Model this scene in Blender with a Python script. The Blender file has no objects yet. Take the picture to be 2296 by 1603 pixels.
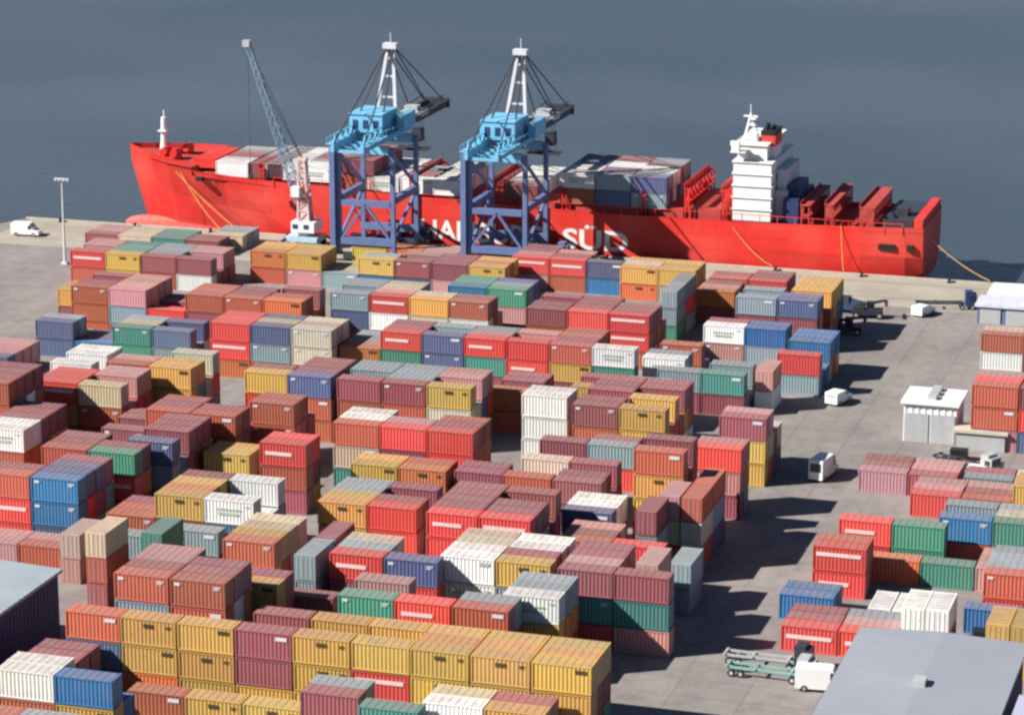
import bpy, math, random
from mathutils import Vector, Matrix
rnd = random.Random(11)
# ------------------------------------------------------------------ camera, sky, sun, exposure
# 1 unit = 1 m; X runs along the quay (to the right), Y from the yard out over the water
F=6556.;TH=math.radians(14.87);AZ=math.radians(17.1);H=111.;CX=1148.;CY=801.5
ca,sa=math.cos(AZ),math.sin(AZ);ct,st=math.cos(TH),math.sin(TH)
RT=(ca,sa,0);FW=(-sa*ct,ca*ct,-st);UP=(-sa*st,ca*st,ct)
scene=bpy.context.scene
cam=bpy.data.cameras.new('camera');co=bpy.data.objects.new('camera',cam);scene.collection.objects.link(co)
co.location=(0,0,H)
co.rotation_euler=Matrix(((RT[0],UP[0],-FW[0]),(RT[1],UP[1],-FW[1]),(RT[2],UP[2],-FW[2]))).to_euler()
cam.sensor_width=36.;cam.lens=36.*F/2296.;cam.clip_start=5;cam.clip_end=20000
scene.camera=co
SUN_AZ=math.radians(31);SUN_EL=math.radians(37)
Ld=Vector((math.cos(SUN_AZ)*math.cos(SUN_EL),math.sin(SUN_AZ)*math.cos(SUN_EL),-math.sin(SUN_EL)))
w=bpy.data.worlds.new('World');scene.world=w;w.use_nodes=True
nt=w.node_tree;bg=nt.nodes['Background'];sky=nt.nodes.new('ShaderNodeTexSky');sky.sky_type='NISHITA';sky.sun_disc=False
sky.sun_elevation=SUN_EL;sky.sun_rotation=math.atan2(-Ld.x,-Ld.y);sky.air_density=.6;sky.dust_density=.1;sky.ozone_density=1.5
nt.links.new(sky.outputs[0],bg.inputs[0]);bg.inputs[1].default_value=0.05
sl=bpy.data.lights.new('sun','SUN');sl.energy=5.0;sl.angle=math.radians(.5);sl.color=(1,.95,.87)
so=bpy.data.objects.new('sun',sl);scene.collection.objects.link(so);so.rotation_euler=Ld.to_track_quat('-Z','Y').to_euler();so.location=(-300,100,300)
scene.view_settings.view_transform='Standard';scene.view_settings.look='None';scene.view_settings.exposure=0.84;scene.view_settings.gamma=1;scene.cycles.filter_width=2.6;scene.cycles.diffuse_bounces=1
QY=467.3   # quay edge
def proj(x,y,z):
    z-=H;r=x*RT[0]+y*RT[1];f=x*FW[0]+y*FW[1]+z*FW[2];u=x*UP[0]+y*UP[1]+z*UP[2]
    return CX+F*r/f,CY-F*u/f,F/f
def ray(vx,vy):
    a=(vx-CX)/F;b=-(vy-CY)/F;return [FW[i]+a*RT[i]+b*UP[i] for i in range(3)]
def unp(vx,vy,z=0.):
    d=ray(vx,vy);t=(z-H)/d[2];return d[0]*t,d[1]*t
def unpY(vx,vy,Y):
    d=ray(vx,vy);t=Y/d[1];return d[0]*t,H+d[2]*t
# ------------------------------------------------------------------ materials
def mat(name,col,rough=.6,metal=0.,noise=.15,scale=.6,spec=.3,bump=0.,emit=None):
    m=bpy.data.materials.new(name);m.use_nodes=True;n=m.node_tree.nodes;l=m.node_tree.links;b=n['Principled BSDF']
    b.inputs['Roughness'].default_value=rough;b.inputs['Metallic'].default_value=metal;b.inputs['Specular IOR Level'].default_value=spec
    tc=n.new('ShaderNodeTexCoord');no=n.new('ShaderNodeTexNoise');no.inputs['Scale'].default_value=scale;no.inputs['Detail'].default_value=6;no.inputs['Roughness'].default_value=.65
    l.new(tc.outputs['Object'],no.inputs['Vector'])
    mr=n.new('ShaderNodeMapRange');mr.inputs[1].default_value=.3;mr.inputs[2].default_value=.7;mr.inputs[3].default_value=1-noise;mr.inputs[4].default_value=1+noise
    l.new(no.outputs['Fac'],mr.inputs[0])
    mx=n.new('ShaderNodeVectorMath');mx.operation='SCALE';mx.inputs[0].default_value=col[:3];l.new(mr.outputs[0],mx.inputs['Scale']);l.new(mx.outputs[0],b.inputs['Base Color'])
    if bump:
        bp=n.new('ShaderNodeBump');bp.inputs['Strength'].default_value=bump;l.new(no.outputs['Fac'],bp.inputs['Height']);l.new(bp.outputs[0],b.inputs['Normal'])
    return m
def paint(name,src,dust=0.,dustcol=(.27,.19,.175)):
    # container paint: the colour comes from the object (or, in the one mass object, from its face colour)
    m=bpy.data.materials.new(name);m.use_nodes=True;n=m.node_tree.nodes;l=m.node_tree.links;b=n['Principled BSDF']
    b.inputs['Roughness'].default_value=.55 if not dust else .75;b.inputs['Specular IOR Level'].default_value=.3
    if src=='obj': oi=n.new('ShaderNodeObjectInfo');c=oi.outputs['Color']
    else: oi=n.new('ShaderNodeAttribute');oi.attribute_name='paint';c=oi.outputs['Color']
    geo=n.new('ShaderNodeNewGeometry')
    mp=n.new('ShaderNodeMapping');mp.inputs['Scale'].default_value=(1.6,1.6,.35) if not dust else (.7,.7,.7);l.new(geo.outputs['Position'],mp.inputs[0])
    no=n.new('ShaderNodeTexNoise');no.inputs['Scale'].default_value=.9;no.inputs['Detail'].default_value=7;no.inputs['Roughness'].default_value=.7;l.new(mp.outputs[0],no.inputs['Vector'])
    mr=n.new('ShaderNodeMapRange');mr.inputs[1].default_value=.35;mr.inputs[2].default_value=.7;mr.inputs[3].default_value=max(0,dust-.2) ;mr.inputs[4].default_value=dust+.22;l.new(no.outputs['Fac'],mr.inputs[0])
    mx=n.new('ShaderNodeMix');mx.data_type='RGBA';l.new(mr.outputs[0],mx.inputs[0]);l.new(c,mx.inputs[6]);mx.inputs[7].default_value=(*dustcol,1)
    # rust spots
    n2=n.new('ShaderNodeTexNoise');n2.inputs['Scale'].default_value=2.3;n2.inputs['Detail'].default_value=5;n2.inputs['Roughness'].default_value=.75;l.new(geo.outputs['Position'],n2.inputs['Vector'])
    m2=n.new('ShaderNodeMapRange');m2.inputs[1].default_value=.60;m2.inputs[2].default_value=.72;m2.inputs[4].default_value=.7;l.new(n2.outputs['Fac'],m2.inputs[0])
    mx2=n.new('ShaderNodeMix');mx2.data_type='RGBA';l.new(m2.outputs[0],mx2.inputs[0]);l.new(mx.outputs[2],mx2.inputs[6]);mx2.inputs[7].default_value=(.12,.05,.03,1)
    l.new(mx2.outputs[2],b.inputs['Base Color']);return m
def hull_mat():
    # red topside paint: plate seams, rust and scrape streaks running down, faded patches
    m=mat('ship_red_paint',(.70,.034,.026),.5,0,.12,.25);n=m.node_tree.nodes;l=m.node_tree.links;b=n['Principled BSDF']
    sv=[x for x in n if x.type=='VECT_MATH'][0];geo=n.new('ShaderNodeNewGeometry')
    mp=n.new('ShaderNodeMapping');mp.inputs['Scale'].default_value=(1.1,1.1,.10);l.new(geo.outputs['Position'],mp.inputs[0])
    t=n.new('ShaderNodeTexNoise');t.inputs['Scale'].default_value=1.;t.inputs['Detail'].default_value=6;t.inputs['Roughness'].default_value=.7;l.new(mp.outputs[0],t.inputs['Vector'])
    r=n.new('ShaderNodeMapRange');r.inputs[1].default_value=.56;r.inputs[2].default_value=.74;r.inputs[4].default_value=.55;l.new(t.outputs['Fac'],r.inputs[0])
    mx=n.new('ShaderNodeMix');mx.data_type='RGBA';l.new(r.outputs[0],mx.inputs[0]);l.new(sv.outputs[0],mx.inputs[6]);mx.inputs[7].default_value=(.34,.07,.035,1)
    t2=n.new('ShaderNodeTexNoise');t2.inputs['Scale'].default_value=.09;t2.inputs['Detail'].default_value=4;l.new(geo.outputs['Position'],t2.inputs['Vector'])
    r2=n.new('ShaderNodeMapRange');r2.inputs[1].default_value=.45;r2.inputs[2].default_value=.75;r2.inputs[4].default_value=.5;l.new(t2.outputs['Fac'],r2.inputs[0])
    m2=n.new('ShaderNodeMix');m2.data_type='RGBA';l.new(r2.outputs[0],m2.inputs[0]);l.new(mx.outputs[2],m2.inputs[6]);m2.inputs[7].default_value=(.74,.13,.10,1)
    br=n.new('ShaderNodeTexBrick');br.inputs['Scale'].default_value=1.;br.inputs['Brick Width'].default_value=9.;br.inputs['Row Height'].default_value=2.4;br.inputs['Mortar Size'].default_value=.05
    br.inputs['Color1'].default_value=(1,1,1,1);br.inputs['Color2'].default_value=(.93,.93,.93,1);br.inputs['Mortar'].default_value=(.72,.72,.72,1)
    sx=n.new('ShaderNodeSeparateXYZ');cx=n.new('ShaderNodeCombineXYZ');l.new(geo.outputs['Position'],sx.inputs[0]);l.new(sx.outputs[0],cx.inputs[0]);l.new(sx.outputs[2],cx.inputs[1]);l.new(cx.outputs[0],br.inputs['Vector'])
    v=n.new('ShaderNodeVectorMath');v.operation='MULTIPLY';l.new(m2.outputs[2],v.inputs[0]);l.new(br.outputs['Color'],v.inputs[1]);l.new(v.outputs[0],b.inputs['Base Color']);return m
M=dict(side=paint('container_side_paint','obj',.0),roof=paint('container_roof_paint','obj',.5),
 sideA=paint('mass_side_paint','attr',.0),roofA=paint('mass_roof_paint','attr',.5),
 red=hull_mat(),deck=mat('ship_red_deck',(.42,.06,.05),.7,0,.2,.5),boot=mat('pale_red_antifouling',(.62,.12,.10),.6,0,.2,.4),
 white=mat('white_paint',(.78,.78,.76),.5,0,.05,.8),glass=mat('dark_glass',(.02,.03,.04),.15,0,0,1,.5),
 black=mat('black_paint',(.02,.02,.022),.5),dark=mat('dark_steel',(.05,.055,.07),.5,.2),navy=mat('dark_blue_paint',(.03,.05,.13),.5),
 sky=mat('light_blue_paint',(.17,.47,.70),.45,0,.15,.6),lilac=mat('faded_blue_steel',(.12,.17,.33),.5,0,.12,.6),grey=mat('grey_steel',(.42,.43,.44),.5,.1,.1,.8),
 pale=mat('pale_grey_steel',(.60,.60,.64),.5,0,.08,.8),yellow=mat('yellow_paint',(.62,.42,.05),.5),rope=mat('mooring_rope',(.62,.36,.10),.8),
 tyre=mat('rubber',(.02,.02,.02),.9),concrete=mat('quay_concrete',(.335,.30,.25),.9,0,.16,.12),
 bluegrey=mat('blue_grey_jib_paint',(.16,.24,.33),.5),teal=mat('pale_green_paint',(.22,.38,.36),.5),beige=mat('beige_paint',(.50,.46,.38),.6),pink=mat('pale_pink_paint',(.66,.47,.46),.5))
def ground_mat():
    m=mat('yard_asphalt',(.250,.226,.218),.9,0,.16,.035);n=m.node_tree.nodes;l=m.node_tree.links;b=n['Principled BSDF']
    tc=n.new('ShaderNodeTexCoord');sv=[x for x in n if x.type=='VECT_MATH'][0]
    mp=n.new('ShaderNodeMapping');mp.inputs['Scale'].default_value=(.16,.05,1);l.new(tc.outputs['Object'],mp.inputs[0])
    t=n.new('ShaderNodeTexNoise');t.inputs['Scale'].default_value=1.;t.inputs['Detail'].default_value=8;t.inputs['Roughness'].default_value=.7;l.new(mp.outputs[0],t.inputs['Vector'])
    cr=n.new('ShaderNodeValToRGB');e=cr.color_ramp.elements;e[0].position=.3;e[0].color=(.80,.79,.80,1);e[1].position=.68;e[1].color=(1.12,1.11,1.08,1);l.new(t.outputs['Fac'],cr.inputs[0])
    t2=n.new('ShaderNodeTexNoise');t2.inputs['Scale'].default_value=.5;t2.inputs['Detail'].default_value=6;t2.inputs['Roughness'].default_value=.8;l.new(tc.outputs['Object'],t2.inputs['Vector'])
    r2=n.new('ShaderNodeMapRange');r2.inputs[1].default_value=.35;r2.inputs[2].default_value=.65;r2.inputs[3].default_value=.86;r2.inputs[4].default_value=1.1;l.new(t2.outputs['Fac'],r2.inputs[0])
    v=n.new('ShaderNodeVectorMath');v.operation='MULTIPLY';l.new(sv.outputs[0],v.inputs[0]);l.new(cr.outputs[0],v.inputs[1])
    v2=n.new('ShaderNodeVectorMath');v2.operation='SCALE';l.new(v.outputs[0],v2.inputs[0]);l.new(r2.outputs[0],v2.inputs['Scale'])
    # slab joints and dark oil and tyre patches
    br=n.new('ShaderNodeTexBrick');br.inputs['Scale'].default_value=1.;br.inputs['Brick Width'].default_value=7.5;br.inputs['Row Height'].default_value=5.;br.inputs['Mortar Size'].default_value=.07;br.offset=0.
    br.inputs['Color1'].default_value=(1,1,1,1);br.inputs['Color2'].default_value=(.93,.93,.94,1);br.inputs['Mortar'].default_value=(.70,.69,.68,1);l.new(tc.outputs['Object'],br.inputs['Vector'])
    t3=n.new('ShaderNodeTexNoise');t3.inputs['Scale'].default_value=.13;t3.inputs['Detail'].default_value=7;t3.inputs['Roughness'].default_value=.65;l.new(tc.outputs['Object'],t3.inputs['Vector'])
    r3=n.new('ShaderNodeMapRange');r3.inputs[1].default_value=.58;r3.inputs[2].default_value=.72;r3.inputs[3].default_value=1.;r3.inputs[4].default_value=.72;l.new(t3.outputs['Fac'],r3.inputs[0])
    v3=n.new('ShaderNodeVectorMath');v3.operation='MULTIPLY';l.new(v2.outputs[0],v3.inputs[0]);l.new(br.outputs['Color'],v3.inputs[1])
    v4=n.new('ShaderNodeVectorMath');v4.operation='SCALE';l.new(v3.outputs[0],v4.inputs[0]);l.new(r3.outputs[0],v4.inputs['Scale']);l.new(v4.outputs[0],b.inputs['Base Color']);return m
def water_mat():
    m=bpy.data.materials.new('harbour_water');m.use_nodes=True;n=m.node_tree.nodes;l=m.node_tree.links;b=n['Principled BSDF']
    b.inputs['Roughness'].default_value=.28;b.inputs['IOR'].default_value=1.33;b.inputs['Specular IOR Level'].default_value=.35
    tc=n.new('ShaderNodeTexCoord')
    t=n.new('ShaderNodeTexNoise');t.inputs['Scale'].default_value=.006;t.inputs['Detail'].default_value=5;l.new(tc.outputs['Object'],t.inputs['Vector'])
    cr=n.new('ShaderNodeValToRGB');e=cr.color_ramp.elements;e[0].position=.42;e[0].color=(.046,.064,.080,1);e[1].position=.68;e[1].color=(.078,.092,.116,1);l.new(t.outputs['Fac'],cr.inputs[0]);l.new(cr.outputs[0],b.inputs['Base Color'])
    w1=n.new('ShaderNodeTexNoise');w1.inputs['Scale'].default_value=.35;w1.inputs['Detail'].default_value=8;w1.inputs['Roughness'].default_value=.6;l.new(tc.outputs['Object'],w1.inputs['Vector'])
    bp=n.new('ShaderNodeBump');bp.inputs['Strength'].default_value=.35;bp.inputs['Distance'].default_value=.6;l.new(w1.outputs['Fac'],bp.inputs['Height']);l.new(bp.outputs[0],b.inputs['Normal']);return m
# ------------------------------------------------------------------ mesh helpers
class MB:
    def __init__(s): s.v=[];s.f=[];s.m=[]
    def add(s,vs,fs,mi=0):
        o=len(s.v);s.v+=[tuple(v) for v in vs];s.f+=[tuple(i+o for i in f) for f in fs];s.m+=[mi]*len(fs);return s
    def box(s,x0,y0,z0,x1,y1,z1,mi=0):
        return s.add([(x0,y0,z0),(x1,y0,z0),(x1,y1,z0),(x0,y1,z0),(x0,y0,z1),(x1,y0,z1),(x1,y1,z1),(x0,y1,z1)],
         [(0,3,2,1),(4,5,6,7),(0,1,5,4),(1,2,6,5),(2,3,7,6),(3,0,4,7)],mi)
    def bar(s,a,b,t,t2=None,mi=0):
        a=Vector(a);b=Vector(b);d=(b-a).normalized();u=Vector((0,0,1)) if abs(d.z)<.9 else Vector((1,0,0))
        p=d.cross(u).normalized();q=d.cross(p).normalized();t2=t2 or t;vs=[]
        for c,k in ((a,t),(b,t2)):
            for i,j in ((-1,-1),(1,-1),(1,1),(-1,1)): vs.append(c+p*(i*k/2)+q*(j*k/2))
        return s.add(vs,[(0,1,2,3),(7,6,5,4),(0,4,5,1),(1,5,6,2),(2,6,7,3),(3,7,4,0)],mi)
    def cyl(s,a,b,r,r2=None,n=10,mi=0):
        a=Vector(a);b=Vector(b);d=(b-a).normalized();u=Vector((0,0,1)) if abs(d.z)<.9 else Vector((1,0,0))
        p=d.cross(u).normalized();q=d.cross(p).normalized();r2=r if r2 is None else r2;vs=[]
        for c,k in ((a,r),(b,r2)):
            for i in range(n): t=2*math.pi*i/n;vs.append(c+p*(k*math.cos(t))+q*(k*math.sin(t)))
        fs=[(i,i+n,(i+1)%n+n,(i+1)%n) for i in range(n)]+[tuple(range(n)),tuple(range(2*n-1,n-1,-1))]
        return s.add(vs,fs,mi)
    def lattice(s,a,b,w0,w1,n,t,mi=0):
        a=Vector(a);b=Vector(b);d=(b-a).normalized();u=Vector((0,0,1)) if abs(d.z)<.9 else Vector((1,0,0))
        p=d.cross(u).normalized();q=d.cross(p).normalized();prev=None
        for i in range(n+1):
            k=i/n;c=a.lerp(b,k);ww=(w0+(w1-w0)*k)/2
            ring=[c+p*(x*ww)+q*(y*ww) for x,y in ((-1,-1),(1,-1),(1,1),(-1,1))]
            if prev:
                for j in range(4):
                    s.bar(prev[j],ring[j],t,mi=mi);s.bar(prev[j],ring[(j+1)%4],t*.7,mi=mi);s.bar(ring[j],ring[(j+1)%4],t*.7,mi=mi)
            prev=ring
        return s
    def build(s,name,mats,parent=None,loc=None):
        me=bpy.data.meshes.new(name);me.from_pydata(s.v,[],s.f)
        mats=mats if isinstance(mats,(list,tuple)) else [mats]
        for m in mats: me.materials.append(m)
        if len(mats)>1: me.polygons.foreach_set('material_index',s.m)
        me.update();o=bpy.data.objects.new(name,me);scene.collection.objects.link(o)
        if parent is not None: o.parent=parent
        if loc: o.location=loc
        return o
def empty(name,loc,rz=0.): 
    o=bpy.data.objects.new(name,None);scene.collection.objects.link(o);o.location=loc;o.rotation_euler=(0,0,rz);o.empty_display_size=.5;return o
def tag(o,label=None,cat=None,group=None,kind=None):
    if label: o['label']=label
    if cat: o['category']=cat
    if group: o['group']=group
    if kind: o['kind']=kind
    return o
def bx(name,m,parent,*a,mats=None): return MB().box(*a).build(name,m,parent)
# ------------------------------------------------------------------ setting
def sheet(name,pts,z,m,th=0.):
    b=MB();n=len(pts)
    if th:
        b.add([(x,y,z) for x,y in pts]+[(x,y,z-th) for x,y in pts],[tuple(range(n))]+[(i,i+n,(i+1)%n+n,(i+1)%n) for i in range(n)])
    else: b.add([(x,y,z) for x,y in pts],[tuple(range(n))])
    return tag(b.build(name,m),kind='structure')
c1=unp(60,490);c2=unp(-30,562)
sheet('ground',[(-700,-300),(500,-300),(500,QY),(c1[0],QY),(c2[0]-14,c2[1]+6),(c2[0]-60,c2[1]-8),(-700,c2[1]-60)],0.,ground_mat(),8.)
sheet('water',[(-9000,-300),(9000,-300),(9000,16000),(-9000,16000)],-3.,water_mat())
sheet('quay_apron',[(c1[0]+1,QY-20),(499,QY-20),(499,QY-.6),(c1[0]+1,QY-.6)],.004,M['concrete'])
q=MB()
q.box(c1[0],QY-.6,0.0,499,QY,.28);tag(q.build('quay_kerb',mat('pale_concrete',(.42,.39,.33),.9)),kind='structure')
lm=mat('faded_white_line_paint',(.40,.38,.34),.8)
q=MB()
for y in (QY-4.2,QY-14.6): q.add([(c1[0]+5,y,.012),(480,y,.012),(480,y+.16,.012),(c1[0]+5,y+.16,.012)],[(0,1,2,3)])
tag(q.build('crane_rail_lines',M['dark']),kind='structure')
# ------------------------------------------------------------------ containers
LAY=[
('S', -95, 1590, 2, 2, ['b', 'G/bb', 'y/yb']),
('S', -10, 1498, 3, 1, ['wb', 'u', '']),
('S', 286, 1546, 1, 3, ['b/yy', 'y/mm', 'y/yy']),
('S', 672, 1549, 2, 2, ['my/Gm', '']),
('S', 802, 1582, 2, 4, ['g/mmy']),
('S', 948, 1572, 2, 2, ['w/cm', 'y/mm']),
('S', 145, 1368, 3, 2, ['bnm', 'yyo', 'yyy', 'mmy', 'yyy/my', 'yry', 'yyy', 'yyy', 'yyy']),
('S', 30, 1485, 2, 3, ['m/mm']),
('S', 255, 1283, 4, 3, ['bGm/mpp', 'bbm/mmm']),
('S', 500, 1300, 3, 3, ['yyr/mpm']),
('S', 628, 1330, 2, 4, ['mw/pmp']),
('S', 757, 1332, 3, 2, ['gg/cp', 'rrb/mp', 'buu/GG']),
('S', 1128, 1330, 3, 2, ['wy/G']),
('S', 1250, 1273, 3, 3, ['mgrb/pm', 'mgpg/cm']),
('E', 1425, 1262, 3, 2, ['pGwG']),
('E', 1500, 1262, 2, 3, ['GG']),
('S', -70, 1208, 1, 3, ['p/pp', 'b/pp']),
('E', 133, 1196, 2, 6, ['cp']),
('E', 190, 1192, 3, 8, ['cbm/pcp']),
('S', 250, 1196, 2, 2, ['Gm/p']),
('E', 317, 1193, 3, 5, ['grm/ccg']),
('S', 378, 1184, 2, 4, ['Gm/Gm']),
('S', 498, 1208, 3, 3, ['bym/yc']),
('E', 660, 1242, 3, 5, ['GGb/mm']),
('S', 738, 1238, 3, 2, ['rmb/GcG', 'nrp/gG']),
('S', 988, 1244, 3, 3, ['wwp/wc', 'yGy/mww']),
('S', -40, 1058, 3, 4, ['brrw/mmm', 'uunb/nnm']),
('S', 235, 1095, 3, 3, ['bm/bm', 'ym/oym', 'wnb/w']),
('S', 712, 1122, 2, 3, ['yy/yG', 'rrr/mmm']),
('S', 955, 1147, 3, 4, ['rrr/mmm', 'rrb/mmm']),
('S', 1258, 1142, 2, 2, ['nG/w']),
('S', 1250, 1208, 2, 2, ['b/mp', 'r/mb']),
('E', 1425, 1145, 3, 4, ['mGb']),
('E', 1478, 1110, 3, 4, ['pcb', 'bcb']),
('S', -48, 956, 3, 4, ['wb/wm']),
('S', 92, 1000, 3, 2, ['bbb/mm', 'grmy/mm']),
('S', 283, 985, 3, 4, ['nGGG/nm']),
('S', 457, 1012, 2, 2, ['y/yc']),
('S', 581, 990, 3, 1, ['rbm/r']),
('S', 785, 1038, 2, 3, ['ym/yy', 'om/by']),
('S', 1018, 1055, 2, 3, ['mmr/mmm', 'bym/yc', 'mmb/mm']),
('S', 1420, 1008, 4, 3, ['byyb/mm']),
('S', 1552, 1000, 3, 2, ['rpmr/pm']),
('S', -78, 852, 4, 4, ['bbr/mm']),
('S', 78, 852, 3, 3, ['rym/rr', 'cbb/pp']),
('S', 225, 908, 3, 3, ['mm/pm', 'bb/mb', 'bb/mpp']),
('S', 560, 900, 3, 2, ['bb/bb']),
('S', 745, 946, 3, 2, ['bcgy/w', 'rmb/pp', 'rrb/mb']),
('S', 1170, 884, 3, 1, ['www']),
('S', 1210, 985, 2, 2, ['m/GG', 'Gr/mmm']),
('S', 1283, 905, 3, 5, ['mbb/mmm', 'yyb/mym']),
('S', 1612, 932, 3, 4, ['myy/pmcw']),
('S', -75, 795, 3, 3, ['npb/pp', 'grb/mm', 'ww/wwww']),
('S', 238, 812, 3, 3, ['bcb/pm', 'yyb/yc']),
('S', 547, 832, 3, 3, ['yrr/mmmm', 'nbb/mm']),
('S', 755, 848, 3, 3, ['mbb/GG', 'mb/GG', 'ycG/cp']),
('S', 1098, 872, 2, 3, ['obb/mm']),
('S', 1280, 865, 2, 2, ['yc/m', 'Go/G']),
('S', 1473, 828, 2, 3, ['Gmm/cG', 'gmg/GG']),
('E', 1694, 830, 2, 2, ['pw']),
('S', 1742, 792, 2, 6, ['rG/uuuuu']),
('S', 78, 718, 2, 2, ['nn/G', 'uG/nn', 'gg/cG', 'nGg/nn']),
('S', 470, 722, 3, 2, ['rro', 'nGo/cn', 'ccc']),
('S', 760, 735, 3, 3, ['obg/pG', 'rgG/mm', 'nnp/mG', 'rgm/pG', 'rrw/mp', 'bym/mb', 'wgb/mm', '']),
('S', 1440, 800, 2, 2, ['wo/G']),
('S', 1480, 770, 2, 2, ['bo/nn']),
('S', 1577, 728, 2, 2, ['wpG/mm', 'uGg/uG']),
('E', 128, 648, 2, 5, ['y', 'y']),
('S', 158, 640, 3, 3, ['bbb/mm', 'pGp', 'rrp/pm', 'b', 'bbm/mmm', 'oob/bbm']),
('S', 740, 655, 3, 3, ['Gn/mG', 'rw/pc', 'yc/cy', 'bw/mp']),
('S', 1003, 640, 3, 2, ['ugg/g', 'gpg/Gn']),
('S', 1180, 690, 3, 3, ['mbb/mm', 'rmb/mm', 'rrb/mm']),
('E', 1482, 652, 3, 6, ['GGg']),
('S', 1560, 650, 2, 4, ['om/pm']),
('S', 1650, 665, 3, 3, ['Gm/gG', 'n']),
('S', 1775, 650, 3, 4, ['ybp/yyy']),
('S', 157, 562, 2, 3, ['rb/p', 'yy/g', 'mb/G', 'mw/mp']),
('S', 560, 562, 2, 2, ['ob/y', 'yp/y', 'Gu/cy', 'yu/Gy', 'mn/pp', 'mp/mm', 'yy/oy']),
('S', 1148, 575, 2, 3, ['rp/pm', 'rb/mp', 'nu/pp']),
('S', 1390, 598, 2, 3, ['yo/cy', 'yc/yy']),
('S', 1590, 622, 2, 3, ['b/mm', 'rn/mm']),
('S', 790, 553, 1, 1, ['y', 'o', 'p', 'm', 'm', 'y']),
('S', 190, 522, 1, 2, ['m/p', 'c', 'g/g', 'm']),
('S', 470, 525, 1, 2, ['c/G']),
('S', 2200, 748, 2, 2, ['bw/cw', 'b/c']),
('S', 2180, 862, 3, 3, ['bbp/rp', 'm/m']),
('S', 1925, 1052, 1, 3, ['p/mm', 'm/pp']),
('S', 2160, 1068, 1, 2, ['G/m', 'p/w']),
('S', 2040, 1105, 1, 3, ['r/pp', 'b/mp']),
('E', 2272, 1088, 2, 5, ['yb', 'y']),
('S', 2105, 1158, 2, 3, ['ub/mG', 'gG/cG']),
('S', 1880, 1163, 2, 2, ['rr/gg', 'g/nG']),
('S', 1822, 1222, 2, 2, ['rrr/bb']),
('S', 1942, 1248, 1, 3, ['or/gGn', 'gG/uGu', 'p']),
('S', 2205, 1283, 2, 4, ['br/GGG']),
('S', 1748, 1330, 1, 2, ['u/u']),
('S', 1750, 1400, 1, 3, ['r/mm', 'r/pG']),
('E', 1946, 1362, 1, 3, ['w', 'w']),
('E', 2021, 1360, 2, 3, ['w', 'w']),
('S', 2160, 1362, 1, 2, ['u/n', 'u/u']),
('E', 2210, 1398, 2, 2, ['y', 'y', 'b']),
]
NEAR=set([8, 10, 11, 12, 13, 14, 16, 18, 20, 22, 24, 25, 26, 27, 28, 29, 30, 31, 32, 33, 34, 36, 37, 39, 40, 42, 43, 46, 48, 49, 55, 58, 59, 62, 64, 67, 70, 73, 76, 77, 78, 79, 80, 81, 82, 85, 86, 87, 88, 89, 90, 91, 92, 93, 94, 99, 101, 104, 107, 110, 113, 115, 116, 119, 121, 122, 124, 125, 127, 130, 133, 135, 136, 137, 140, 143, 145, 152, 155, 157, 158, 161, 164, 166, 167, 169, 170, 172, 173, 174, 175, 177, 179, 181, 183, 185, 188, 189, 192, 199, 201, 202, 204, 207, 210, 212, 213, 215, 216, 219, 222, 224, 225, 227, 229, 232, 235, 238, 252, 255, 257, 258, 261, 264, 267, 268, 269, 275, 276, 277, 279, 280, 281, 282, 283, 286, 288, 289, 290, 291, 293, 294, 296, 297, 299, 301, 302, 304, 305, 307, 308, 310, 311, 313, 314, 317, 319, 321, 322, 323, 324, 325, 331, 332, 335, 340, 343, 346, 348, 349, 352, 355, 358, 364, 367, 370, 372, 373, 376, 378, 381, 384, 389, 391, 393, 395, 396, 397, 398, 399, 400, 402, 404, 406, 408, 410, 411, 412, 413, 414, 415, 416, 434, 435, 438, 439, 440, 444, 448, 454, 455, 457, 459, 461, 462, 463, 464, 465, 468, 469, 470, 471, 474, 475, 476, 477, 478, 480, 481, 483, 488, 492, 494, 496, 501, 506, 511, 514, 517, 520, 523, 526, 529, 531, 533, 549, 553, 556, 561, 568, 571, 574, 583, 588, 591, 594, 597, 603, 631, 634, 637, 658, 669, 684, 687, 692, 703, 724, 729, 750, 755, 762, 788, 843, 854, 859, 889, 907, 945, 964, 968, 984, 1103, 1310, 1329, 1331, 1351, 1359, 1370, 1377, 1384, 1389, 1396, 1397, 1410, 1411, 1424, 1425])   # containers built one by one with their parts
LEN,WID,HT=6.06,2.44,2.9;PX_,PY_,PZ=6.25,2.56,3.0
RND='bbbbmmmyyrrgnGwoc';LOWY=765
def colsplit(c):
    a=c.split('/');return a[0],(a[1] if len(a)>1 else '')
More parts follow.
